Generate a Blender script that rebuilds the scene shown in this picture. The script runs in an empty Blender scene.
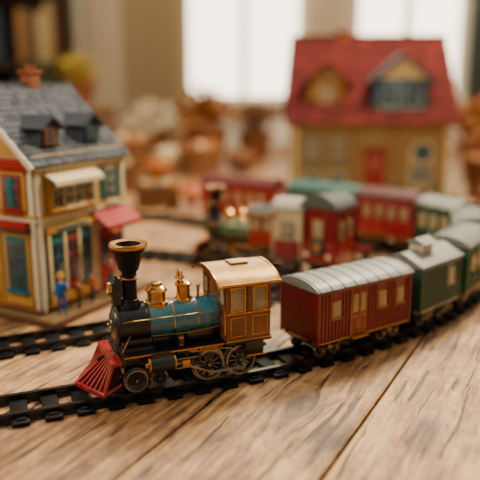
import bpy, bmesh, math, random
from mathutils import Vector, Matrix, Euler
random.seed(7)
sc = bpy.context.scene

# ------------------------------------------------------------ materials
def lin(h):
    h = h.lstrip('#')
    c = [int(h[i:i+2], 16)/255 for i in (0, 2, 4)]
    return [x/12.92 if x <= .04045 else ((x+.055)/1.055)**2.4 for x in c]
MATS = {}
def mat(name, col, rough=.5, metal=0, var=.12, bump=.0, scale=14, coat=0, trans=0):
    if name in MATS: return MATS[name]
    m = bpy.data.materials.new(name); m.use_nodes = True
    nt = m.node_tree; b = nt.nodes['Principled BSDF']
    c = lin(col)
    tc = nt.nodes.new('ShaderNodeTexCoord')
    n = nt.nodes.new('ShaderNodeTexNoise'); n.inputs['Scale'].default_value = scale; n.inputs['Detail'].default_value = 5
    nt.links.new(tc.outputs['Object'], n.inputs['Vector'])
    r = nt.nodes.new('ShaderNodeValToRGB')
    r.color_ramp.elements[0].position = .3; r.color_ramp.elements[1].position = .7
    r.color_ramp.elements[0].color = [x*(1-var) for x in c]+[1]
    r.color_ramp.elements[1].color = [min(1, x*(1+var)) for x in c]+[1]
    nt.links.new(n.outputs['Fac'], r.inputs['Fac'])
    nt.links.new(r.outputs['Color'], b.inputs['Base Color'])
    b.inputs['Metallic'].default_value = metal
    if rough >= .45 and not metal: b.inputs['Specular IOR Level'].default_value = .18
    mr = nt.nodes.new('ShaderNodeMapRange')
    mr.inputs['To Min'].default_value = max(.03, rough-.08); mr.inputs['To Max'].default_value = min(1, rough+.1)
    nt.links.new(n.outputs['Fac'], mr.inputs['Value']); nt.links.new(mr.outputs['Result'], b.inputs['Roughness'])
    b.inputs['Coat Weight'].default_value = coat
    b.inputs['Coat Roughness'].default_value = .15
    b.inputs['Transmission Weight'].default_value = trans
    if bump:
        bp = nt.nodes.new('ShaderNodeBump'); bp.inputs['Strength'].default_value = bump; bp.inputs['Distance'].default_value = .01
        nt.links.new(n.outputs['Fac'], bp.inputs['Height']); nt.links.new(bp.outputs['Normal'], b.inputs['Normal'])
    MATS[name] = m
    return m

BLACK = mat('black_enamel', '#0a0b0e', .28, 0, .2, .1, 10, .25)
DARK = mat('dark_plastic', '#08090b', .5, 0, .25, .15, 30)
GOLD = mat('brass', '#c4914c', .24, 1, .18, .05, 12)
GOLDP = mat('gold_paint', '#a87c44', .34, .65, .2, .05, 12, .15)
STEEL = mat('steel', '#908d86', .28, 1, .2)
TEAL = mat('teal_enamel', '#2f6c7c', .26, .1, .2, .05, 10, .5)
REDE = mat('red_enamel', '#860e18', .28, 0, .15, .05, 10, .45)
CARRED = mat('coach_red', '#741519', .40, 0, .18, .1, 12, .2)
WOODC = mat('cab_wood', '#6a3c16', .36, .1, .35, .1, 9, .4)
ROOFG = mat('roof_grey', '#72736d', .5, .0, .15, .1, 10, .05)
GREEN = mat('coach_green', '#134a3b', .4, 0, .2, .1, 10, .2)
DGREEN = mat('dark_green', '#0b3b2f', .42, 0, .2, .1, 10, .2)
CREAM = mat('cream_paint', '#cdb784', .55, 0, .08, .1, 8)
WHITEP = mat('white_paint', '#c4b89a', .5, 0, .06, .05, 8)
PANE = mat('window_pane', '#8f8466', .12, 0, .25, 0, 6, .6)
DPANE = mat('dark_pane', '#182a34', .12, 0, .3, 0, 6, .6)
LENS = mat('lamp_lens', '#f4e3b8', .1, 0, .05, 0, 6, .8)

# ------------------------------------------------------------ builder
class B:
    def __init__(s, name): s.name = name; s.parts = {}; s.X = None
    def add(s, part, m, bm, M=None):
        if M is not None: bm.transform(M)
        if s.X is not None: bm.transform(s.X)
        p = s.parts.setdefault(part, {'v': [], 'f': [], 'mi': [], 'm': []})
        if m not in p['m']: p['m'].append(m)
        mi = p['m'].index(m); o = len(p['v'])
        bm.verts.index_update()
        p['v'] += [v.co.copy() for v in bm.verts]
        for f in bm.faces:
            p['f'].append([v.index+o for v in f.verts]); p['mi'].append(mi)
        bm.free()
    def box(s, part, m, c, sz, bev=.0, rot=None, M=None):
        bm = bmesh.new(); bmesh.ops.create_cube(bm, size=1)
        bmesh.ops.scale(bm, vec=Vector(sz), verts=bm.verts)
        if bev > 0:
            bmesh.ops.bevel(bm, geom=bm.edges[:], offset=min(bev, min(sz)*.45), segments=2, affect='EDGES', profile=.6)
        T = Matrix.Translation(c)
        if rot: T = T @ Euler(rot).to_matrix().to_4x4()
        if M is not None: T = M @ T
        s.add(part, m, bm, T)
    def cyl(s, part, m, p0, p1, r0, r1=None, seg=24, bev=0, M=None):
        p0 = Vector(p0); p1 = Vector(p1); r1 = r0 if r1 is None else r1; d = p1-p0
        bm = bmesh.new()
        bmesh.ops.create_cone(bm, cap_ends=True, segments=seg, radius1=r0, radius2=r1, depth=d.length)
        if bev:
            es = [e for e in bm.edges if abs(e.verts[0].co.z-e.verts[1].co.z) < 1e-6]
            bmesh.ops.bevel(bm, geom=es, offset=bev, segments=2, affect='EDGES', profile=.5)
        T = Matrix.Translation((p0+p1)/2) @ d.to_track_quat('Z', 'Y').to_matrix().to_4x4()
        if M is not None: T = M @ T
        s.add(part, m, bm, T)
    def lathe(s, part, m, prof, loc=(0, 0, 0), axis=(0, 0, 1), seg=32, M=None):
        bm = bmesh.new(); rings = []
        for r, z in prof:
            if r < 1e-5: rings.append([bm.verts.new((0, 0, z))])
            else: rings.append([bm.verts.new((r*math.cos(2*math.pi*i/seg), r*math.sin(2*math.pi*i/seg), z)) for i in range(seg)])
        for a, b in zip(rings, rings[1:]):
            for i in range(seg):
                j = (i+1) % seg
                if len(a) == 1 and len(b) == 1: continue
                if len(a) == 1: bm.faces.new((a[0], b[i], b[j]))
                elif len(b) == 1: bm.faces.new((a[i], a[j], b[0]))
                else: bm.faces.new((a[i], a[j], b[j], b[i]))
        T = Matrix.Translation(loc) @ Vector(axis).to_track_quat('Z', 'Y').to_matrix().to_4x4()
        if M is not None: T = M @ T
        s.add(part, m, bm, T)
    def tube(s, part, m, pts, r, seg=8):
        for a, b in zip(pts, pts[1:]):
            s.cyl(part, m, a, b, r, seg=seg)
        for p in pts[1:-1]: s.ball(part, m, p, r, 8)
    def ball(s, part, m, c, r, seg=16, sc_=(1, 1, 1), M=None):
        bm = bmesh.new(); bmesh.ops.create_uvsphere(bm, u_segments=seg, v_segments=max(6, seg//2), radius=r)
        T = Matrix.Translation(c) @ Matrix.Diagonal((*sc_, 1))
        if M is not None: T = M @ T
        s.add(part, m, bm, T)
    def torus(s, part, m, c, axis, R, r, seg=32, s2=8, M=None):
        prof = [(R+r*math.cos(2*math.pi*i/s2), r*math.sin(2*math.pi*i/s2)) for i in range(s2+1)]
        s.lathe(part, m, prof, c, axis, seg, M)
    def prism(s, part, m, poly, a0, a1, axis='x', M=None):
        bm = bmesh.new()
        def P(p, a):
            if axis == 'x': return (a, p[0], p[1])
            if axis == 'y': return (p[0], a, p[1])
            return (p[0], p[1], a)
        A = [bm.verts.new(P(p, a0)) for p in poly]; C = [bm.verts.new(P(p, a1)) for p in poly]
        n = len(poly)
        bm.faces.new(A); bm.faces.new(C[::-1])
        for i in range(n): bm.faces.new((A[i], C[i], C[(i+1) % n], A[(i+1) % n]))
        s.add(part, m, bm, M)
    def quadslab(s, part, m, a, b, c, d, th):
        a, b, c, d = map(Vector, (a, b, c, d)); n = (b-a).cross(d-a).normalized()*th
        bm = bmesh.new()
        lo = [bm.verts.new(p) for p in (a, b, c, d)]; hi = [bm.verts.new(p+n) for p in (a, b, c, d)]
        bm.faces.new(lo[::-1]); bm.faces.new(hi)
        for i in range(4): bm.faces.new((lo[i], lo[(i+1) % 4], hi[(i+1) % 4], hi[i]))
        s.add(part, m, bm)
    def done(s, loc=(0, 0, 0), rz=0, scale=1, single=False):
        e = None
        if not (single and len(s.parts) == 1):
            e = bpy.data.objects.new(s.name, None); sc.collection.objects.link(e)
            e.location = loc; e.rotation_euler = (0, 0, rz); e.scale = (scale,)*3
            e.empty_display_size = .1
        for pn, p in s.parts.items():
            me = bpy.data.meshes.new(pn); me.from_pydata(p['v'], [], p['f'])
            for m in p['m']: me.materials.append(m)
            me.polygons.foreach_set('material_index', p['mi'])
            bm = bmesh.new(); bm.from_mesh(me); bmesh.ops.recalc_face_normals(bm, faces=bm.faces); bm.to_mesh(me); bm.free()
            me.polygons.foreach_set('use_smooth', [True]*len(me.polygons))
            me.set_sharp_from_angle(angle=math.radians(35))
            o = bpy.data.objects.new(s.name if e is None else pn, me); sc.collection.objects.link(o)
            if e is not None: o.parent = e
            else: o.location = loc; o.rotation_euler = (0, 0, rz); o.scale = (scale,)*3; e2 = o
        return e if e is not None else e2

# ------------------------------------------------------------ paths
class Path:
    def __init__(s, pts):
        P = [Vector((*p, 0)) for p in pts]
        P = [P[0]*2-P[1]]+P+[P[-1]*2-P[-2]]
        out = []
        for i in range(1, len(P)-2):
            for k in range(24):
                t = k/24; a, b, c, d = P[i-1:i+3]
                out.append(.5*((2*b)+(c-a)*t+(2*a-5*b+4*c-d)*t*t+(-a+3*b-3*c+d)*t**3))
        out.append(P[-2]); s.p = out; s.s = [0]
        for a, b in zip(out, out[1:]): s.s.append(s.s[-1]+(b-a).length)
        s.L = s.s[-1]
    def at(s, d):
        d = max(0, min(s.L-1e-4, d)); lo, hi = 0, len(s.s)-1
        while hi-lo > 1:
            m = (lo+hi)//2
            if s.s[m] <= d: lo = m
            else: hi = m
        t = (d-s.s[lo])/(s.s[hi]-s.s[lo]); return s.p[lo].lerp(s.p[hi], t)
    def near(s, x, y):
        i = min(range(len(s.p)), key=lambda i: (s.p[i]-Vector((x, y, 0))).length); return s.s[i]
    def place(s, x, y, wb=.6):
        d = s.near(x, y); a = s.at(d-wb/2); b = s.at(d+wb/2); c = (a+b)/2
        return (c.x, c.y), math.atan2(b.y-a.y, b.x-a.x)

MAIN = Path([(-5.2, 3.50), (-3.4, 4.14), (-1.85, 4.75), (-.95, 5.12), (-.2, 5.43), (.45, 5.75), (1.03, 6.10), (1.55, 6.5), (2.02, 6.93),
             (2.47, 7.45), (2.87, 8.05), (3.12, 8.7), (3.1, 9.3), (2.8, 9.8), (2.3, 10.2), (1.4, 10.85), (.05, 11.75), (-1.6, 12.5), (-3.6, 12.9), (-5.5, 12.8)])
SIDE = Path([(-4.6, 5.1), (-3.4, 5.56), (-2.37, 6.02), (-1.38, 6.5), (-.5, 7.0), (.45, 7.75), (1.16, 8.6), (1.55, 9.15), (1.7, 9.4)])
BACK = Path([(-4.2, 10.1), (-2.7, 9.95), (-1.5, 9.70), (-.5, 9.38), (.2, 9.08), (.66, 8.86), (.78, 8.80)])
RT = .08; G = .165

tb = B('toy_railway_track')
RAILP = [(-.035, 0), (.035, 0), (.035, .022), (.012, .03), (.012, .055), (.02, .06), (.02, .08), (-.02, .08), (-.02, .06), (-.012, .055), (-.012, .03), (-.035, .022)]
RAILM = mat('rail_plastic', '#0c0c0f', .34, .15, .2, .05, 20, .25)
for pi, path in enumerate((MAIN, SIDE, BACK)):
    n = int(path.L/.07)
    for sgn in (-1, 1):
        bm = bmesh.new(); prev = None
        for i in range(n+1):
            d = path.L*i/n; a = path.at(d-.02); b = path.at(d+.02); t = (b-a).normalized(); nn = Vector((-t.y, t.x, 0)); c = path.at(d)+nn*sgn*G
            ring = [bm.verts.new(c+nn*q[0]+Vector((0, 0, q[1]))) for q in RAILP]
            if prev:
                for k in range(len(ring)): bm.faces.new((prev[k], ring[k], ring[(k+1) % len(ring)], prev[(k+1) % len(ring)]))
            else: bm.faces.new(ring)
            prev = ring
        bm.faces.new(prev[::-1])
        tb.add('rails', RAILM, bm)
    d = .1
    while d < path.L:
        a = path.at(d-.02); b = path.at(d+.02); c = path.at(d); ang = math.atan2(b.y-a.y, b.x-a.x)
        T = Matrix.Translation(c) @ Matrix.Rotation(ang, 4, 'Z')
        tb.box('sleepers', DARK, (0, 0, .019), (.135, .54, .038), .012, M=T)
        for sgn in (-1, 1):
            tb.box('sleepers', DARK, (0, sgn*(G+.05), .035), (.07, .035, .035), .006, M=T)
        d += .24
tb.done()

# ------------------------------------------------------------ vehicles
def wheel(b, part, x, y, r, spokes=10, w=.035, body=None, rim=None):
    body = body or BLACK; rim = rim or STEEL
    sg = 1 if y > 0 else -1
    b.lathe(part, rim, [(r*.86, -w/2), (r, -w/2), (r, w/2), (r*.86, w/2), (r*.86, -w/2)], (x, y, r), (0, 1, 0), 36)
    b.lathe(part, rim, [(r*.8, -w*.1), (r*1.1, -w*.1), (r*1.1, w*.1), (r*.8, w*.1)], (x, y-sg*w*.55, r), (0, 1, 0), 36)
    if spokes:
        b.lathe(part, body, [(r*.74, -w*.4), (r*.88, -w*.4), (r*.88, w*.4), (r*.74, w*.4), (r*.74, -w*.4)], (x, y, r), (0, 1, 0), 36)
        for i in range(spokes):
            a = 2*math.pi*i/spokes
            b.box(part, rim if spokes > 8 else body, (x+math.cos(a)*r*.46, y, r+math.sin(a)*r*.46), (r*.7, w*.5, r*.07), .002, rot=(0, -a, 0))
        b.cyl(part, body, (x, y-w*.5, r), (x, y+w*.5, r), r*.22, seg=20, bev=.003)
        b.cyl(part, rim, (x, y-w*.7, r), (x, y+w*.7, r), r*.1, seg=14)
    else:
        b.lathe(part, body, [(0, w*.5), (r*.25, w*.5), (r*.3, w*.15), (r*.7, w*.15), (r*.86, w*.45), (r*.86, -w*.45), (0, -w*.45)], (x, y, r), (0, sg, 0), 28)
        b.ball(part, rim, (x, y+sg*w*.5, r), r*.16, 10)

def arch(w, z0, rise, n=14, th=None):
    return [(-w/2+w*i/n, z0+rise*(1-((2*i/n-1)**2))**.8) for i in range(n+1)]

def loco(name, boiler=TEAL, cab=WOODC, roof=GOLDP, pilot=REDE):
    b = B(name); BZ = .54
    b.box('chassis', BLACK, (-.1, 0, .2), (1.16, .2, .2), .01)
    b.box('chassis', BLACK, (.08, 0, .325), (.86, .46, .025), .006)
    for sg in (-1, 1):
        b.box('chassis', GOLD, (.08, sg*.232, .325), (.86, .006, .010))
        b.box('chassis', BLACK, (.37, sg*.1, .3), (.25, .12, .14), .012)
        b.tube('chassis', GOLD, [(.5, sg*.15, .34), (.40, sg*.13, .52)], .006)
    b.box('chassis', BLACK, (.36, 0, .38), (.24, .2, .12), .015)
    b.box('buffer_beam', BLACK, (.515, 0, .285), (.05, .46, .08), .01)
    # cowcatcher : broad slatted plough
    N = 13; PD = mat('pilot_dark', '#2e060b', .55)
    for i in range(N):
        t = -1+2*i/(N-1)
        p0 = Vector((.60, t*.245, .285)); p1 = Vector((.84-abs(t)*.15, t*.30, .085)); d = p1-p0
        b.box('cowcatcher', pilot, (p0+p1)/2, (d.length, .019, .03), .004, rot=(0, math.atan2(-d.z, d.x), math.atan2(d.y, d.x)))
    for sg in (-1, 1):
        a = Vector((.85, 0, .08)); c = Vector((.69, sg*.31, .08)); d = c-a
        b.box('cowcatcher', pilot, (a+c)/2, (d.length+.02, .03, .035), .006, rot=(0, 0, math.atan2(d.y, d.x)))
        b.prism('cowcatcher', PD, [(.54, .25), (.56, .09), (.68, .085), (.575, .26)], sg*.24, sg*.003, 'y')
        c0 = Vector((.60, sg*.25, .285)); c1 = Vector((.69, sg*.305, .08)); c2 = Vector((.54, sg*.25, .12))
        b.tube('cowcatcher', pilot, [c0, c1, c2], .013)
    b.box('cowcatcher', pilot, (.575, 0, .295), (.09, .53, .035), .008)
    b.box('cowcatcher', GOLD, (.622, 0, .298), (.006, .5, .01))
    b.tube('cowcatcher', BLACK, [(.55, 0, .31), (.68, 0, .26)], .014)
    # smokebox + boiler
    b.lathe('smokebox', BLACK, [(0, .26), (.158, .26), (.163, .28), (.158, .29), (.158, .495), (.163, .5), (.163, .515), (.15, .525), (.135, .525), (.13, .535), (.10, .55), (.05, .557), (0, .558)], (0, 0, BZ), (1, 0, 0), 48)
    for i in range(16):
        a = 2*math.pi*i/16
        b.ball('smokebox', BLACK, (.524, math.cos(a)*.145, BZ+math.sin(a)*.145), .007, 8)
    b.cyl('smokebox', GOLD, (.55, 0, BZ), (.585, 0, BZ), .014, seg=14)
    b.torus('smokebox', STEEL, (.556, 0, BZ), (1, 0, 0), .045, .006)
    b.box('smokebox', STEEL, (.57, 0, BZ), (.008, .012, .085), .002, rot=(.5, 0, 0))
    b.cyl('boiler', boiler, (-.36, 0, BZ), (.27, 0, BZ), .152, seg=48)
    for x in (.262, .06, -.14, -.325):
        b.cyl('boiler', GOLD, (x-.005, 0, BZ), (x+.005, 0, BZ), .1552, seg=48)
    b.box('boiler', BLACK, (-.2, 0, .4), (.3, .24, .12), .02)
    b.box('boiler', BLACK, (.08, 0, .36), (.3, .14, .08), .01)
    for sg in (-1, 1):
        b.tube('handrails', GOLD, [(.5, sg*.168, BZ+.06), (-.34, sg*.168, BZ+.06)], .005)
        for x in (.42, .2, -.02, -.24): b.cyl('handrails', GOLD, (x, sg*.14, BZ+.05), (x, sg*.172, BZ+.06), .005, seg=8)
        b.tube('handrails', GOLD, [(.25, sg*.155, BZ-.09), (-.05, sg*.16, BZ-.10), (-.34, sg*.16, BZ-.08)], .005)
        b.cyl('air_pump', GOLD, (.02, sg*.18, .345), (.02, sg*.18, .43), .026, seg=18, bev=.004)
        b.cyl('air_pump', BLACK, (.02, sg*.18, .365), (.02, sg*.18, .41), .030, seg=18, bev=.004)
    # stack
    SB = mat('stack_black', '#0b0c10', .45, 0, .2, .1, 12)
    b.lathe('smokestack', SB, [(.095, .67), (.09, .70), (.065, .73), (.058, .76), (.058, .90), (.07, .905), (.07, .93), (.058, .935), (.062, .97), (.08, .985), (.115, 1.12), (.135, 1.15), (.14, 1.165)], (.39, 0, 0))
    b.lathe('smokestack', GOLD, [(.136, 1.165), (.15, 1.17), (.153, 1.18), (.153, 1.195), (.148, 1.203), (.14, 1.203)], (.39, 0, 0))
    b.lathe('smokestack', GOLDP, [(.14, 1.203), (.12, 1.20), (.10, 1.195)], (.39, 0, 0))
    b.lathe('smokestack', SB, [(.10, 1.195), (.09, 1.16), (.05, 1.1), (0, 1.1)], (.39, 0, 0))
    b.torus('smokestack', GOLD, (.39, 0, .918), (0, 0, 1), .07, .008)
    b.torus('smokestack', BLACK, (.39, 0, .735), (0, 0, 1), .066, .007)
    # headlamp
    b.box('headlamp', BLACK, (.50, 0, .735), (.07, .08, .07), .006)
    b.box('headlamp', BLACK, (.50, 0, .835), (.085, .10, .13), .012)
    b.lathe('headlamp', GOLD, [(.036, 0), (.05, .002), (.055, .02), (.053, .03), (.04, .032), (.036, .02)], (.54, 0, .84), (1, 0, 0), 28)
    b.lathe('headlamp', LENS, [(.039, 0), (.036, .016), (.02, .026), (0, .028)], (.54, 0, .84), (1, 0, 0), 24)
    b.lathe('headlamp', BLACK, [(.04, 0), (.03, .02), (.018, .025), (.018, .04), (0, .045)], (.50, 0, .90))
    # domes
    b.lathe('sand_dome', GOLD, [(.105, .655), (.10, .69), (.08, .70), (.075, .71), (.075, .775), (.09, .78), (.09, .79), (.08, .80), (.06, .82), (.05, .825), (.045, .85), (.03, .855), (0, .857)], (.17, 0, 0))
    b.lathe('steam_dome', GOLD, [(.08, .66), (.075, .69), (.06, .70), (.055, .72), (.055, .80), (.07, .805), (.068, .82), (.05, .835), (.03, .84), (0, .845)], (-.06, 0, 0))
    for sg in (-1, 1): b.tube('bell', GOLD, [(-.03, sg*.05, .82), (-.03, sg*.055, .90), (-.03, sg*.03, .93)], .007)
    b.lathe('bell', GOLD, [(.0, .935), (.018, .93), (.025, .91), (.03, .885), (.045, .865), (.04, .865), (0, .88)], (-.03, 0, 0), (0, 0, 1), 20)
    b.tube('bell', GOLD, [(-.03, -.055, .928), (-.03, .055, .928)], .006)
    b.cyl('whistle', GOLD, (-.19, 0, .68), (-.19, 0, .77), .013, seg=12); b.ball('whistle', GOLD, (-.19, 0, .78), .018, 12)
    b.cyl('whistle', GOLD, (-.25, .03, .68), (-.25, .03, .74), .01, seg=12)
    # cab
    b.box('cab', BLACK, (-.55, 0, .335), (.42, .52, .04), .006)
    x0, x1, W, z0, z1 = -.73, -.34, .58, .355, .86
    for sg in (-1, 1):
        y = sg*(W/2-.01)
        b.box('cab', cab, ((x0+x1)/2, y, .475), (x1-x0, .02, .24), .004)
        b.box('cab', cab, ((x0+x1)/2, y, .835), (x1-x0, .02, .05), .003)
        for x in (x0+.015, (x0+x1)/2, x1-.015): b.box('cab', cab, (x, y, .7), (.035, .026, .26), .003)
        for x in ((x0*.75+x1*.25), (x0*.25+x1*.75)):
            b.box('cab', PANE, (x, y, .705), (.15, .006, .22))
            for dz in (-.095, .105): b.box('cab', GOLD, (x, y+sg*.01, .705+dz), (.14, .008, .01))
            for dx in (-.06, .06): b.box('cab', GOLD, (x+dx, y+sg*.01, .705), (.009, .008, .2))
            for dz in (-.08, .08): b.box('cab', GOLD, (x, y+sg*.011, .475+dz), (.135, .004, .005))
            for dx in (-.065, .065): b.box('cab', GOLD, (x+dx, y+sg*.011, .475), (.005, .004, .165))
        b.box('cab', GOLD, ((x0+x1)/2, y+sg*.012, .595), (x1-x0+.02, .02, .012), .003)
        b.box('cab', GOLD, ((x0+x1)/2, y+sg*.008, .357), (x1-x0+.02, .02, .012), .003)
        b.box('cab', PANE, (x1+.004, sg*.2, .73), (.006, .09, .14))
        for dz in (-.075, .075): b.box('cab', GOLD, (x1+.01, sg*.2, .73+dz), (.008, .11, .01))
        for dy in (-.05, .05): b.box('cab', GOLD, (x1+.01, sg*.2+dy, .73), (.008, .01, .15))
        b.box('cab', GOLD, (x1+.01, sg*.215, .52), (.004, .08, .1), .002)
        b.box('cab', cab, (x1+.013, sg*.215, .52), (.004, .07, .09), .002)
        b.tube('handrails', GOLD, [(x1+.02, sg*.29, .42), (x1+.02, sg*.29, .62)], .006)
        b.box('cab_steps', BLACK, (-.6, sg*.25, .27), (.16, .03, .12), .004)
        b.box('cab_steps', GOLD, (-.6, sg*.27, .215), (.18, .07, .015), .003)
    b.box('cab', cab, (x1-.01, 0, .6), (.02, W-.02, .50), .003)
    for sg in (-1, 1): b.box('cab', cab, (x0+.01, sg*.2, .6), (.02, .14, .5), .003)
    b.prism('cab', cab, arch(W-.04, .84, .09), x0+.0, x1, 'x')
    def shell(w, zb, rise, th):
        o = arch(w, zb, rise, 18); i = arch(w-.03, zb-.0, rise-th, 18)
        return o+i[::-1]
    b.prism('cab_roof', roof, shell(.68, .85, .10, .03), x0-.06, x1+.08, 'x')
    for xx in (x0-.065, x1+.085): b.prism('cab_roof', GOLD, shell(.695, .842, .115, .04), xx-.008, xx+.008, 'x')
    for sg in (-1, 1): b.box('cab_roof', GOLD, ((x0+x1)/2, sg*.34, .853), (x1-x0+.15, .02, .02), .004)
    b.box('cab_roof', roof, (-.54, 0, .955), (.16, .14, .02), .006)
    # running gear
    for sg in (-1, 1):
        for x in (-.22, -.505):
            wheel(b, 'driving_wheels', x, sg*G, .136, 12, .04)
            b.prism('driving_wheels', BLACK, [(x-.05*math.cos(q), .132+.085+.03*math.sin(q)) for q in [i*math.pi/6 for i in range(12)]], sg*G-.018, sg*G+.018, 'y')
            b.cyl('side_rods', STEEL, (x, sg*.18, .085), (x, sg*.245, .085), .016, seg=14)
            b.cyl('side_rods', STEEL, (x, sg*.215, .085), (x, sg*.228, .085), .026, seg=18)
        b.box('side_rods', STEEL, (-.3625, sg*.221, .085), (.285, .012, .024), .004)
        b.box('side_rods', STEEL, (-.11, sg*.238, .145), (.26, .012, .020), .003, rot=(0, -.43, 0))
        wheel(b, 'pilot_wheels', .40, sg*G, .095, 0, .035)
        wheel(b, 'pilot_wheels', .2, sg*(G-.035), .07, 0, .03)
        b.cyl('cylinders', BLACK, (.10, sg*.225, .235), (.31, sg*.225, .235), .068, seg=28, bev=.005)
        for x in (.10, .31): b.cyl('cylinders', GOLD, (x-.008, sg*.225, .235), (x+.008, sg*.225, .235), .070, seg=28, bev=.004)
        b.cyl('cylinders', GOLD, (.31, sg*.225, .235), (.34, sg*.225, .235), .026, seg=18)
        b.box('cylinders', BLACK, (.205, sg*.2, .3), (.17, .1, .05), .008)
        b.cyl('side_rods', STEEL, (.1, sg*.225, .21), (-.02, sg*.225, .21), .01, seg=10)
        b.box('side_rods', GOLD, (-.0, sg*.225, .21), (.07, .045, .06), .006)
        for dz in (-.04, .04): b.box('side_rods', STEEL, (.0, sg*.225, .21+dz), (.22, .02, .012), .003)
        b.box('side_rods', BLACK, (-.12, sg*.225, .235), (.025, .03, .13), .004)
        b.box('chassis', GOLD, (-.18, sg*.2, .3), (.3, .02, .014), .003)
        b.tube('chassis', GOLD, [(-.04, sg*.24, .3), (-.36, sg*.24, .29), (-.44, sg*.24, .26)], .006)
        b.box('chassis', BLACK, (.0, sg*.12, .26), (.1, .1, .08), .01)
    b.cyl('chassis', STEEL, (.40, -G, .095), (.40, G, .095), .015, seg=10)
    for x in (-.22, -.505): b.cyl('chassis', STEEL, (x, -G, .132), (x, G, .132), .015, seg=10)
    b.box('coupler', BLACK, (-.76, 0, .17), (.12, .04, .03), .005)
    return b

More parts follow.
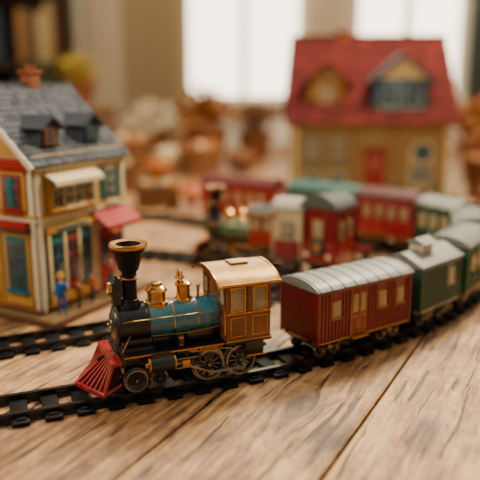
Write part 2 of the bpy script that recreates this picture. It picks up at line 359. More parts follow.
def coach(name, L, W, H, body, roof, trim, wins, roofh=.09, gable=False, lower=None, door=0.0, ribs=True, cupola=False, pane=PANE):
    b = B(name); z0 = .15; z1 = z0+H
    b.box('underframe', BLACK, (0, 0, .135), (L*.97, W*.8, .035), .005)
    for sx in (-1, 1):
        bx = sx*(L/2-.19) if L > .7 else sx*(L/2-.15); hw = .085 if L > .7 else 0
        for sg in (-1, 1):
            b.box('bogies', BLACK, (bx, sg*(G+.03), .075), (.26 if hw else .12, .02, .05), .008)
            b.box('bogies', GOLDP, (bx, sg*(G+.043), .09), (.05, .01, .035), .004)
            for dx in ((-hw, hw) if hw else (0,)):
                wheel(b, 'wheels', bx+dx, sg*G, .068, 0, .03)
                b.cyl('wheels', GOLDP, (bx+dx, sg*(G+.03), .07), (bx+dx, sg*(G+.052), .07), .016, seg=12)
        for dx in ((-hw, hw) if hw else (0,)): b.cyl('wheels', STEEL, (bx+dx, -G, .068), (bx+dx, G, .068), .012, seg=8)
        b.box('bogies', BLACK, (bx, 0, .1), (.1, .2, .06), .005)
        b.box('coupler', BLACK, (sx*(L/2+.03), 0, .12), (.11, .04, .028), .005)
        for sg in (-1, 1): b.cyl('buffers', BLACK, (sx*L/2, sg*W*.32, .17), (sx*(L/2+.035), sg*W*.32, .17), .014, seg=12)
    if L > .9: b.box('underframe', BLACK, (0, 0, .09), (.25, .3, .06), .01)
    b.box('body', body, (0, 0, z0+H/2), (L, W, H), .006)
    if lower: b.box('body', lower, (0, 0, z0+H*.2), (L+.006, W+.006, H*.4), .004)
    for sg in (-1, 1):
        b.box('trim', trim, (0, sg*(W/2+.004), z0+.015), (L+.012, .012, .016), .003)
        b.box('trim', body, (0, sg*(W/2+.004), z1-.02), (L+.012, .014, .035), .003)
        b.box('trim', trim, (0, sg*(W/2+.006), z1-.003), (L+.02, .016, .012), .003)
        if ribs:
            n = int(L/.04)
            for i in range(n+1):
                x = -L/2+.006+(L-.012)*i/n
                hit = [w for w in wins if abs(x-w[0]) < w[1]/2+.012]
                if door is not None and abs(x-door) < .105: continue
                if hit: b.box('ribs', body, (x, sg*(W/2+.004), z0+H*.22), (.02, .012, H*.36), .004)
                else: b.box('ribs', body, (x, sg*(W/2+.004), z0+H*.48), (.02, .012, H*.88), .004)
        for (x, w, h) in wins:
            zc = z0+H*.62
            b.box('windows', trim, (x, sg*(W/2+.005), zc), (w, .014, h), .003)
            b.box('windows', pane, (x, sg*(W/2+.010), zc), (w-.03, .010, h-.03), .002)
            b.box('windows', trim, (x, sg*(W/2+.016), zc-h/2), (w+.02, .02, .01), .002)
        if door is not None:
            b.box('doors', body, (door, sg*(W/2+.004), z0+H*.47), (.2, .012, H*.9), .003)
            for dx in (-.048, .048):
                b.box('doors', trim, (door+dx, sg*(W/2+.009), z0+H*.66), (.07, .010, H*.34), .003)
                b.box('doors', pane, (door+dx, sg*(W/2+.012), z0+H*.66), (.05, .010, H*.28), .002)
                b.box('doors', trim, (door+dx, sg*(W/2+.009), z0+H*.25), (.07, .008, H*.34), .003)
                b.box('doors', body, (door+dx, sg*(W/2+.011), z0+H*.25), (.058, .008, H*.31), .003)
            for dx in (-.1, 0, .1): b.box('doors', trim, (door+dx, sg*(W/2+.009), z0+H*.47), (.006, .012, H*.9), .002)
            b.box('doors', trim, (door, sg*(W/2+.03), z0+.01), (.2, .06, .012), .003)
    for sx in (-1, 1):
        n = int(W/.04)
        for i in range(n+1):
            y = -W/2+.006+(W-.012)*i/n
            if ribs: b.box('ribs', body, (sx*(L/2+.004), y, z0+H*.48), (.012, .02, H*.9), .004)
        b.box('trim', trim, (sx*(L/2+.004), 0, z0+.015), (.012, W+.012, .016), .003)
        for sg in (-1, 1):
            b.box('trim', body, (sx*(L/2+.002), sg*(W/2+.002), z0+H/2), (.024, .024, H), .003)
        if not ribs:
            b.box('windows', trim, (sx*(L/2+.004), 0, z0+H*.62), (.01, W*.3, H*.34), .003)
            b.box('windows', pane, (sx*(L/2+.008), 0, z0+H*.62), (.01, W*.24, H*.27), .003)
    rw = W+.05
    if gable: sec = [(-rw/2, z1-.005), (rw/2, z1-.005), (rw/2, z1+.015), (.02, z1+roofh), (-.02, z1+roofh), (-rw/2, z1+.015)]
    else: sec = [(-rw/2, z1-.005)]+arch(rw, z1+.008, roofh, 20)+[(rw/2, z1-.005)]
    b.prism('roof', roof, sec, -L/2-.03, L/2+.03, 'x')
    k = 9
    if not gable:
        for i in range(k):
            x = -L/2+L*i/(k-1)
            b.prism('roof', roof, [(p[0]*1.005, p[1]+.006) for p in arch(rw, z1+.008, roofh, 20)]+[(p[0], p[1]-.01) for p in arch(rw*.98, z1+.008, roofh, 20)][::-1], x-.006, x+.006, 'x')
    if cupola:
        b.box('roof', WHITEP, (-.05, 0, z1+roofh+.02), (.2, .16, .1), .008)
        b.prism('roof', roof, [(-.12, z1+roofh+.07), (.12, z1+roofh+.07), (0, z1+roofh+.12)], -.18, .08, 'x')
        b.cyl('roof', BLACK, (.2, .06, z1), (.2, .06, z1+roofh+.12), .02, seg=12)
    return b

def put(b, path, x, y, flip=False, wb=.6, scale=1):
    (px, py), h = path.place(x, y, wb)
    return b.done((px, py, RT), h+(math.pi if flip else 0), scale)

put(loco('steam_locomotive'), MAIN, -.54, 5.28, True, .7)
put(coach('passenger_coach', 1.16, .52, .50, CARRED, ROOFG, GOLDP, [(-.38, .11, .16), (.2, .11, .16), (.44, .1, .16)], .075, door=-.1), MAIN, 1.03, 6.1)
put(coach('caboose', .78, .46, .48, GREEN, ROOFG, WHITEP, [(.2, .12, .17)], .12, gable=True, cupola=True, door=None), MAIN, 1.93, 6.85, wb=.4)
put(coach('passenger_coach', .85, .5, .54, mat('mid_green', '#24584040'[:7], .45, 0, .2, .1, 10, .1), ROOFG, GOLDP, [(-.22, .11, .18), (.0, .11, .18), (.22, .11, .18)], .1, door=None), MAIN, 2.53, 7.54, wb=.5)
put(coach('passenger_coach', .85, .5, .54, GREEN, ROOFG, WHITEP, [(-.22, .11, .18), (.22, .11, .18)], .1, door=0), MAIN, 3.1, 8.6, wb=.5)
put(coach('passenger_coach', .75, .5, .58, DGREEN, ROOFG, CREAM, [(-.22, .11, .18), (.0, .11, .18), (.22, .11, .18)], .1, door=None, ribs=False), MAIN, 3.0, 9.5, wb=.5)
put(coach('passenger_coach', .9, .5, .62, CARRED, mat('roof_maroon', '#43211d', .6), GOLDP, [(-.3, .12, .18), (-.1, .12, .18), (.1, .12, .18), (.3, .12, .18)], .1, door=None, ribs=False, lower=REDE), MAIN, 2.36, 10.15, wb=.6)
put(coach('passenger_coach', 1.2, .5, .60, GREEN, mat('roof_green', '#2a4a42', .6), GOLDP, [(-.45, .12, .18), (-.22, .12, .18), (0, .12, .18), (.22, .12, .18), (.45, .12, .18)], .12, door=None, ribs=False), MAIN, 1.42, 10.82, wb=.8)
put(coach('passenger_coach', 1.4, .5, .58, mat('bright_red', '#7c1a1a', .45), mat('roof_red', '#4a1a18', .6), GOLDP, [(-.5, .12, .18), (-.28, .12, .18), (-.05, .12, .18), (.2, .12, .18), (.45, .12, .18)], .12, door=None, ribs=False), MAIN, .02, 11.76, wb=.8)
put(loco('steam_locomotive', mat('loco_green', '#1d6448', .35, 0, .1, 0, 8, .3), mat('cab_red', '#86201a', .45), mat('cab_roof_dark', '#34342e', .5), mat('pilot_red', '#8a2018', .4)), BACK, -.03, 9.20, True, .4, .86)
put(coach('goods_wagon', .40, .50, .68, mat('wagon_cream', '#b5a67c', .5), mat('wagon_roof', '#8e8b7e', .6), GREEN, [(0, .2, .2)], .12, lower=CARRED, door=None, ribs=False), BACK, .74, 8.84, wb=.1)
tr = coach('tram_car', .5, .52, .74, mat('tram_red', '#6c1416', .45), mat('tram_roof', '#50524f', .6), GOLDP, [(-.12, .13, .22), (.1, .13, .22)], .16, lower=REDE, door=None, ribs=False)
for sx in (-1, 1):
    tr.torus('front_wreath', DGREEN, (sx*.27, 0, .38), (1, 0, 0), .085, .03)
    tr.cyl('front_wreath', GOLD, (sx*.25, 0, .38), (sx*.28, 0, .38), .05)
    for sg in (-1, 1): tr.cyl('front_lamps', LENS, (sx*.245, sg*.17, .26), (sx*.275, sg*.17, .26), .03)
put(tr, SIDE, 1.17, 8.61, wb=.4)
bs = B('buffer_stop')
for sg in (-1, 1):
    bs.box('posts', DARK, (0, sg*.15, .13), (.06, .06, .26), .008); bs.box('posts', DARK, (.1, sg*.15, .1), (.25, .04, .04), .005, rot=(0, .6, 0))
bs.box('beam', REDE, (-.03, 0, .22), (.05, .5, .08), .008)
(px, py), h = SIDE.place(1.65, 9.33, .1); bs.done((px, py, .0), h)

# ------------------------------------------------------------ houses
ROOFS = mat('slate', '#4d5156', .8, 0, .28, .3, 9)
ROOFS2 = mat('slate_dark', '#393d43', .8, 0, .25, .3, 9)
HRED = mat('house_red_trim', '#8a1c1a', .5)
HTEAL = mat('house_teal', '#1a5a5e', .5)
HYEL = mat('house_mustard', '#ac7e36', .5)
HWALL = mat('house_cream', '#c0a873', .6, 0, .1, .15, 8)
BRICK = mat('terracotta', '#7c4428', .7, 0, .25, .3, 20)

def shingles(b, part, mats, e0, e1, r0, r1, rows, cols, th=.02):
    e0, e1, r0, r1 = map(Vector, (e0, e1, r0, r1))
    b.quadslab(part, mats[0], e0, e1, r1, r0, -.03)
    for i in range(rows):
        t0 = i/rows; t1 = min(1, (i+1.25)/rows); off = .5*(i % 2)
        for j in range(cols+1):
            u0 = max(0, (j-off)/cols+.004); u1 = min(1, (j+1-off)/cols-.004)
            if u1-u0 < .005: continue
            A = lambda u, t: (e0.lerp(e1, u)).lerp(r0.lerp(r1, u), t)
            n = (e1-e0).cross(r0-e0).normalized()
            a, c, d, f = A(u0, t0)+n*th*.8, A(u1, t0)+n*th*.8, A(u1, t1), A(u0, t1)
            b.quadslab(part, random.choice(mats), a, c, d, f, th*.6)

def facade(u0, ang='side'):
    if ang == 'side': return Matrix(((1, 0, 0, 0), (0, -1, 0, 0), (0, 0, 1, 0), (0, 0, 0, 1)))
    return Matrix(((0, -1, 0, 0), (1, 0, 0, 0), (0, 0, 1, 0), (0, 0, 0, 1)))
def win(b, F, u, z, w, h, frame, glass=DPANE, cols=2, rows=2, shut=None, sill=True, o=0):
    F = F @ Matrix.Translation((0, o, 0))
    b.box('windows', frame, (u, .012, z), (w, .03, h), .004, M=F)
    b.box('windows', glass, (u, .024, z), (w*.84, .014, h*.88), .002, M=F)
    for i in range(1, cols): b.box('windows', frame, (u-w*.42+w*.84*i/cols, .03, z), (w*.05, .014, h*.88), M=F)
    for i in range(1, rows): b.box('windows', frame, (u, .03, z-h*.44+h*.88*i/rows), (w*.84, .014, w*.05), M=F)
    if sill: b.box('windows', frame, (u, .03, z-h/2-.01), (w+.05, .06, .022), .004, M=F)
    if shut:
        for s in (-1, 1):
            b.box('shutters', shut, (u+s*(w*.5+w*.22), .018, z), (w*.38, .025, h*1.02), .004, M=F)
            for k in range(6): b.box('shutters', shut, (u+s*(w*.72), .032, z-h*.42+h*.84*k/5), (w*.3, .01, h*.06), .002, M=F)

def dormer(b, x, y0, zb, w, h, dep, wall, roofm, frame):
    b.box('dormers', wall, (x, y0+dep/2, zb+h/2), (w, dep, h), .004)
    b.prism('dormers', wall, [(x-w/2, zb+h), (x+w/2, zb+h), (x, zb+h+w*.3)], y0, y0+dep, 'y')
    F = Matrix.Translation((0, y0, 0)) @ facade(0)
    b.box('dormers', frame, (x, .01, zb+h*.52), (w*.7, .02, h*.86), .003, M=F)
    b.box('dormers', DPANE, (x, .02, zb+h*.52), (w*.5, .01, h*.62), M=F)
    b.box('dormers', frame, (x, .027, zb+h*.52), (w*.05, .01, h*.62), M=F)
    o = .055
    for s in (-1, 1):
        a = Vector((x+s*(w/2+o), y0-.06, zb+h-.02)); c = Vector((x, y0-.06, zb+h+w*.3+.03))
        d = Vector((0, dep+.1, 0))
        b.quadslab('dormers', roofm, a, a+d, c+d, c, .03*(-s))

def awning(b, F, u0, u1, z, drop, out, m1, m2=None, n=8):
    for i in range(n):
        a = u0+(u1-u0)*i/n; c = u0+(u1-u0)*(i+1)/n; m = m1 if (i % 2 == 0 or not m2) else m2
        bm = bmesh.new()
        vs = [F @ Vector(p) for p in ((a, .0, z), (c, .0, z), (c, out, z-drop), (a, out, z-drop), (c, out, z-drop-.05), (a, out, z-drop-.05), (a, 0, z-.02), (c, 0, z-.02), (c, out-.01, z-drop-.02), (a, out-.01, z-drop-.02), (c, out-.01, z-drop-.05), (a, out-.01, z-drop-.05))]
        v = [bm.verts.new(p) for p in vs]
        for f in ((0, 1, 2, 3), (3, 2, 4, 5), (6, 9, 8, 7), (9, 11, 10, 8), (5, 4, 10, 11), (0, 3, 9, 6), (3, 5, 11, 9), (1, 7, 8, 2), (2, 8, 10, 4)): bm.faces.new([v[k] for k in f])
        b.add('awnings', m, bm)

def chimney(b, x, y, z0, z1, w):
    b.box('chimney', BRICK, (x, y, (z0+z1)/2), (w, w*.8, z1-z0), .006)
    b.box('chimney', BRICK, (x, y, z1), (w*1.25, w, .04), .006)
    for dx in (-.25, .25): b.cyl('chimney', BRICK, (x+dx*w, y, z1), (x+dx*w, y, z1+.08), .03, seg=14)

# ---- left town house
h1 = B('toy_townhouse'); FS = facade(0); FF = facade(0, 'front')
Lh, Wh, EZ, RZ = 1.46, 1.6, 1.76, 2.5
h1.box('base_board', mat('base_wood', '#543620', .6, 0, .2, .2, 6), (.77, .68, .03), (1.80, 1.95, .06), .012)
h1.box('base_board', mat('pavement', '#705838', .8, 0, .15, .3, 18), (.77, .68, .063), (1.74, 1.88, .012), .004)
h1.box('walls', HWALL, (Lh/2, Wh/2, .06+EZ/2), (Lh, Wh, EZ-.06), .006)
h1.prism('walls', HYEL, [(0, EZ-.04), (Wh, EZ-.04), (Wh/2, RZ-.05)], 0, Lh, 'x')
shingles(h1, 'roof', [ROOFS, ROOFS, ROOFS2], (-.10, -.09, EZ-.08), (Lh+.05, -.09, EZ-.08), (-.10, Wh/2, RZ), (Lh+.05, Wh/2, RZ), 15, 22, .014)
shingles(h1, 'roof', [ROOFS, ROOFS2], (Lh+.05, Wh+.09, EZ-.08), (-.10, Wh+.09, EZ-.08), (Lh+.05, Wh/2, RZ), (-.10, Wh/2, RZ), 9, 12)
h1.box('roof', ROOFS2, (Lh/2-.02, Wh/2, RZ+.01), (Lh+.15, .06, .04), .01)
for s in (-1, 1):
    a = Vector((-.105, Wh/2, RZ-.02)); c = Vector((-.105, Wh/2+s*(Wh/2+.09), EZ-.10)); d = c-a
    h1.box('barge_boards', WHITEP, (a+c)/2, (.03, d.length, .06), .006, rot=(math.atan2(d.z, d.y), 0, 0))
h1.box('cornice', WHITEP, (Lh/2, -.04, EZ-.10), (Lh+.1, .07, .035), .008)
h1.box('cornice', HYEL, (Lh/2, -.02, EZ-.14), (Lh+.04, .04, .04), .006)
for k in range(15): h1.box('cornice', WHITEP, (.05+k*.096, -.035, EZ-.135), (.03, .05, .03), .003)
for z, m in ((1.11, WHITEP), (1.15, HYEL), (.12, BRICK)):
    h1.box('bands', m, (Lh/2, -.015, z), (Lh+.06, .05, .035), .005); h1.box('bands', m, (-.015, Wh/2, z), (.05, Wh+.06, .035), .005)
for x in (.03, .90, Lh-.03): h1.box('pilasters', WHITEP if x != .90 else HYEL, (x, -.012, .9), (.055, .04, 1.6), .006)
for y in (.03, .55, 1.05, Wh-.03): h1.box('pilasters', HYEL if .1 < y < 1.5 else WHITEP, (-.012, y, .9), (.04, .055, 1.6), .006)
h1.box('bay', HYEL, (.5, -.03, 1.34), (.72, .08, .36), .008)
for u in (.24, .42, .58, .76): win(h1, FS, u, 1.35, .15, .27, HYEL if u in (.24, .76) else CREAM, DPANE, 2, 2, o=.068)
awning(h1, FS, .12, .88, 1.61, .09, .20, WHITEP, CREAM, 9)
win(h1, FS, 1.20, 1.36, .16, .40, WHITEP, DPANE, 2, 3, HTEAL)
h1.box('shopfront', HTEAL, (.47, -.012, .58), (.76, .03, .86), .006)
for u in (.24, .47, .70): win(h1, FS, u, .60, .19, .54, HTEAL if u != .47 else HRED, DPANE, 2, 3, o=.02)
h1.box('shopfront', HYEL, (.47, -.04, .98), (.78, .05, .07), .008); h1.box('shopfront', HTEAL, (.47, -.066, .98), (.5, .008, .04), .003)
h1.box('shopfront', HYEL, (.47, -.03, .2), (.76, .05, .12), .006)
for u in (.12, .355, .585, .82): h1.box('shopfront', CREAM, (u, -.03, .56), (.035, .05, .8), .005)
awning(h1, FS, .84, 1.48, 1.08, .16, .26, HRED, mat('awning_red2', '#941f20', .6), 10)
h1.box('door', HRED, (1.04, -.02, .46), (.24, .04, .74), .006)
h1.box('door', DPANE, (1.04, -.043, .58), (.14, .01, .34), .004); h1.ball('door', GOLD, (1.12, -.05, .44), .015, 10)
win(h1, FS, 1.30, .55, .22, .42, HRED, DPANE, 2, 2)
for y in (.29, .8, 1.3):
    h1.box('windows', HYEL, (-.01, y, 1.40), (.04, .36, .44), .005)
    win(h1, FF, y, 1.40, .27, .38, HRED, DPANE, 2, 3, o=.02); h1.box('windows', HTEAL, (-.058, y, 1.40), (.012, .09, .3), .004)
    h1.box('windows', HYEL, (-.01, y, .62), (.04, .36, .68), .005)
    win(h1, FF, y, .62, .28, .60, HTEAL, DPANE, 2, 3, o=.02)
    h1.box('bands', HRED, (-.06, y, 1.06), (.12, .46, .08), .01); h1.box('bands', HTEAL, (-.03, y, 1.0), (.05, .42, .04), .008)
    h1.box('bands', HYEL, (-.02, y, .22), (.04, .4, .12), .008)
h1.box('bands', HRED, (-.02, Wh/2, 1.69), (.06, Wh+.02, .12), .006)
win(h1, FF, .8, 2.02, .3, .32, WHITEP, DPANE, 2, 2)
dormer(h1, .34, .06, 1.86, .28, .22, .5, ROOFS2, ROOFS2, mat('dormer_frame', '#7a4a2c', .5))
dormer(h1, 1.0, .06, 1.86, .30, .22, .5, ROOFS2, ROOFS2, mat('dormer_teal', '#2b4c54', .5))
chimney(h1, .85, Wh/2+.0, RZ-.15, RZ+.15, .17)
for x in (-.02, .87): h1.cyl('downpipe', WHITEP, (x+.02, -.05, .1), (x+.02, -.05, EZ-.1), .010, seg=10)
h1.done((-2.13, 6.84, 0), math.radians(62))

# ---- red roofed house
RR = mat('red_tiles', '#451310', .95, 0, .25, .3, 8); RR2 = mat('red_tiles2', '#551a15', .95, 0, .25, .3, 8)
BLU = mat('blue_grey', '#355460', .5)
TAN = mat('cornice_tan', '#8c6c3c', .6)
h2 = B('toy_dollhouse'); L2, D2, E2, R2 = 3.25, 2.1, 1.76, 3.5
h2.box('base_board', mat('lawn', '#363f22', .9, 0, .3, .5, 20), (L2/2, D2/2-.15, .03), (L2+.6, D2+.8, .06), .02)
h2.box('walls', mat('house2_wall', '#8a744a', .8, 0, .1, .1, 6), (L2/2, D2/2, .06+E2/2), (L2, D2, E2), .01)
h2.prism('walls', mat('house2_gable', '#846838', .8), [(0, E2), (D2, E2), (D2/2, R2-.08)], 0, L2, 'x')
shingles(h2, 'roof', [RR, RR, RR2], (-.18, -.2, E2-.05), (L2+.18, -.2, E2-.05), (-.05, D2/2, R2), (L2+.05, D2/2, R2), 12, 22, .03)
shingles(h2, 'roof', [RR, RR2], (L2+.18, D2+.2, E2-.05), (-.18, D2+.2, E2-.05), (L2+.05, D2/2, R2), (-.05, D2/2, R2), 8, 12, .03)
h2.box('roof', RR, (L2/2, D2/2, R2+.02), (L2+.15, .1, .08), .02)
h2.box('cornice', TAN, (L2/2, -.1, E2-.06), (L2+.3, .16, .07), .01)
for x in (.05, 1.3, 2.1, L2-.05): h2.box('pilasters', TAN if 1 < x < 3 else CREAM, (x, -.02, .9), (.08, .06, 1.65), .01)
for u in (.42, .95): win(h2, FS, u, 1.18, .34, .55, BLU, PANE, 2, 3); win(h2, FS, u, .48, .34, .5, CREAM, BLU, 2, 2)
h2.box('door', TAN, (1.7, -.03, .65), (.52, .06, 1.18), .01)
h2.box('door', mat('door_red', '#7c2420', .6), (1.7, -.06, .66), (.42, .04, 1.1), .01); h2.box('door', mat('door_pink', '#8a4a3e', .5), (1.7, -.085, .9), (.26, .01, .3), .01); h2.ball('door', GOLD, (1.82, -.1, .6), .03, 10)
h2.box('door', mat('step_stone', '#6d6454', .8), (1.7, -.2, .1), (.6, .35, .1), .02)
for u in (2.7,):
    win(h2, FS, u, .78, .5, .7, CREAM, BLU, 2, 3)
    h2.cyl('windows', CREAM, (u, .0, 1.13), (u, -.045, 1.13), .25, seg=28); h2.cyl('windows', BLU, (u, .0, 1.13), (u, -.055, 1.13), .20, seg=28)
def bigdorm(x, w, zb, h, wall, roofm, y0):
    h2.box('dormers', wall, (x, y0+.6, zb+h/2), (w, 1.2, h), .01)
    h2.prism('dormers', mat('gable_tan', '#93754a', .6) if w < .9 else CREAM, [(x-w/2, zb+h), (x+w/2, zb+h), (x, zb+h+w*.42)], y0, y0+1.2, 'y')
    F = Matrix.Translation((0, y0, 0)) @ FS
    for s in ((-1, 1) if w > .9 else (0,)): win(h2, F, x+s*w*.22, zb+h*.5, w*.34 if s else w*.5, h*.72, mat('dorm_frame', '#7e9090', .5) if s else HYEL, DPANE if s else PANE, 2, 2)
    for s in (-1, 1):
        a = Vector((x+s*(w/2+.12), y0-.1, zb+h-.06)); c = Vector((x, y0-.1, zb+h+w*.42+.05)); d = Vector((0, 1.3, 0))
        h2.quadslab('dormers', roofm, a, a+d, c+d, c, .06*(-s))
bigdorm(.68, .80, 2.0, .60, mat('tan_wall', '#8c6430', .6), RR2, .1)
bigdorm(2.2, 1.12, 1.95, .68, BLU, ROOFS2, .0)
chimney(h2, 1.1, D2/2, R2-.3, R2+.12, .28)
LEAF = mat('hedge_leaf', '#283416', .8, 0, .4, .3, 8)
for i in range(30):
    x = random.choice([random.uniform(-.1, 1.3), random.uniform(2.1, 3.4)])
    h2.ball('hedge', LEAF, (x, random.uniform(-.42, -.22), .17), random.uniform(.1, .18), 10, (1, .8, random.uniform(.8, 1.5)))
h2.done((1.12, 14.1, 0), math.radians(-2))

# ------------------------------------------------------------ figurines
SKIN = mat('figurine_skin', '#d9a27c', .5, 0, .04)
def figurine(name, loc, rz, top, pants, hair, hat=None, H=.34, pose=0, skirt=None):
    s = H/1.75
    J = {'pel': (0, 0, .93), 'wai': (0, 0, 1.08), 'che': (.01, 0, 1.30), 'nec': (0, 0, 1.46), 'hed': (.01, 0, 1.54)}
    for k, sg in (('l', 1), ('r', -1)):
        st = .12*sg*(1 if pose == 0 else .4)
        J['hip'+k] = (0, .09*sg, .88); J['kne'+k] = (.02+st, .10*sg, .48); J['ank'+k] = (st*1.1-.01, .10*sg, .09); J['toe'+k] = (st*1.1+.15, .12*sg, .04)
        J['sho'+k] = (0, .19*sg, 1.38)
        if pose == 1 and sg > 0: J['elb'+k] = (.12, .27*sg, 1.18); J['wri'+k] = (.33, .2*sg, 1.28)
        else: J['elb'+k] = (-.04-st*.5, .25*sg, 1.10); J['wri'+k] = (.06-st, .26*sg, .86)
    R = {'pel': .13, 'wai': .115, 'che': .14, 'nec': .055, 'hed': .055, 'hip': .09, 'kne': .062, 'ank': .042, 'toe': .035, 'sho': .06, 'elb': .045, 'wri': .03}
    keys = list(J); ed = [('pel', 'wai'), ('wai', 'che'), ('che', 'nec'), ('nec', 'hed')]
    for k in 'lr': ed += [('pel', 'hip'+k), ('hip'+k, 'kne'+k), ('kne'+k, 'ank'+k), ('ank'+k, 'toe'+k), ('che', 'sho'+k), ('sho'+k, 'elb'+k), ('elb'+k, 'wri'+k)]
    me = bpy.data.meshes.new('b'); me.from_pydata([Vector(J[k])*s for k in keys], [(keys.index(a), keys.index(c)) for a, c in ed], [])
    o = bpy.data.objects.new('tmp', me); sc.collection.objects.link(o)
    o.modifiers.new('s', 'SKIN'); sv = me.skin_vertices[0].data
    for i, k in enumerate(keys):
        r = R.get(k, R.get(k[:3], .05))*s; sv[i].radius = (r, r)
    sv[0].use_root = True
    m = o.modifiers.new('d', 'SUBSURF'); m.levels = 1; m.render_levels = 1
    dg = bpy.context.evaluated_depsgraph_get(); em = bpy.data.meshes.new_from_object(o.evaluated_get(dg))
    bpy.data.objects.remove(o)
    b = B(name)
    tests = [(BLACK, lambda c: c.z <= .11*s), (SKIN, lambda c: c.z > 1.45*s and abs(c.y) < .08*s), (pants, lambda c: c.z < .96*s and abs(c.y) < .195*s), (top, lambda c: True)]
    groups = {}
    for f in em.polygons:
        for i, (mm, t) in enumerate(tests):
            if t(f.center): groups.setdefault(i, []).append(f); break
    p = b.parts.setdefault('body', {'v': [v.co.copy() for v in em.vertices], 'f': [], 'mi': [], 'm': [t[0] for t in tests]})
    for i, fs in groups.items():
        for f in fs: p['f'].append(list(f.vertices)); p['mi'].append(i)
    S = Matrix.Scale(s, 4)
    b.ball('head', SKIN, (.02, 0, 1.63), .105, 18, (.98, .82, 1.18), M=S)
    b.ball('head', SKIN, (.125, 0, 1.615), .02, 8, (1, .8, 1.4), M=S)
    for sg in (-1, 1):
        b.ball('head', BLACK, (.108, sg*.036, 1.645), .011, 8, M=S); b.ball('head', SKIN, (.01, sg*.09, 1.62), .024, 8, (.8, .5, 1.3), M=S)
    b.box('head', mat('lips', '#a14a42', .5), (.112, 0, 1.565), (.015, .045, .012), .003, M=S)
    b.ball('hair', hair, (-.012, 0, 1.665), .112, 16, (.98, .9, 1.02), M=S)
    if hat:
        b.lathe('hat', hat, [(0, 1.86), (.09, 1.85), (.1, 1.74), (.17, 1.73), (.17, 1.715), (0, 1.72)], (0, 0, 0), M=S)
    if skirt:
        b.lathe('skirt', skirt, [(.12, 1.08), (.15, .95), (.24, .4), (.26, .22), (.2, .25), (.1, .9)], (0, 0, 0), M=S)
    for k, sg in (('l', 1), ('r', -1)):
        w = Vector(J['wri'+k]); d = (w-Vector(J['elb'+k])).normalized()
        side = Vector((0, 1, 0)) if pose == 1 and sg > 0 else Vector((1, 0, 0))
        side = (side-d*side.dot(d)).normalized()
        c = w+d*.06
        b.ball('hands', SKIN, c*s, .04*s, 10)
        for q, ln in zip((-.03, -.01, .01, .03), (.07, .085, .08, .06)):
            a = c+d*.02+side*q; m1 = a+d*ln*.55; m2 = m1+d*ln*.4+Vector((0, -sg*.015, 0))
            b.cyl('hands', SKIN, a*s, m1*s, .011*s, .010*s, seg=8); b.cyl('hands', SKIN, m1*s, m2*s, .010*s, .008*s, seg=8)
        a = c-d*.01+side*.03; b.cyl('hands', SKIN, a*s, (a+side*.035+d*.04)*s, .013*s, .009*s, seg=8)
    b.done(loc, rz)
HAIRB = mat('hair_brown', '#4a2c1a', .7); HAIRK = mat('hair_dark', '#221a16', .7)
CBLUE = mat('coat_blue', '#1c5fa4', .55); CBROWN = mat('coat_brown', '#7a3c22', .6); CPINK = mat('coat_pink', '#a84450', .6)
def hw(x, y): a = math.radians(62); return (-2.13+x*math.cos(a)-y*math.sin(a), 6.84+x*math.sin(a)+y*math.cos(a), .069)
figurine('toy_figurine', hw(.10, -.19), math.radians(-60), CBLUE, mat('pants_blue', '#1f4c86', .6), HAIRK, mat('hat_yel', '#b98a3a', .6), .46, 1)
figurine('toy_figurine', hw(.36, -.20), math.radians(-100), CBROWN, mat('pants_brown', '#50382a', .6), HAIRB, None, .32, 0)
figurine('toy_figurine', hw(.95, -.18), math.radians(-70), CPINK, mat('pants_teal', '#2d5a60', .6), HAIRB, None, .44, 1, mat('skirt_teal', '#2e5f66', .6))
figurine('toy_figurine', hw(.60, -.19), math.radians(-130), mat('shirt_orange', '#b05a1e', .6), mat('pants_navy', '#26304a', .6), HAIRK, None, .38, 0)

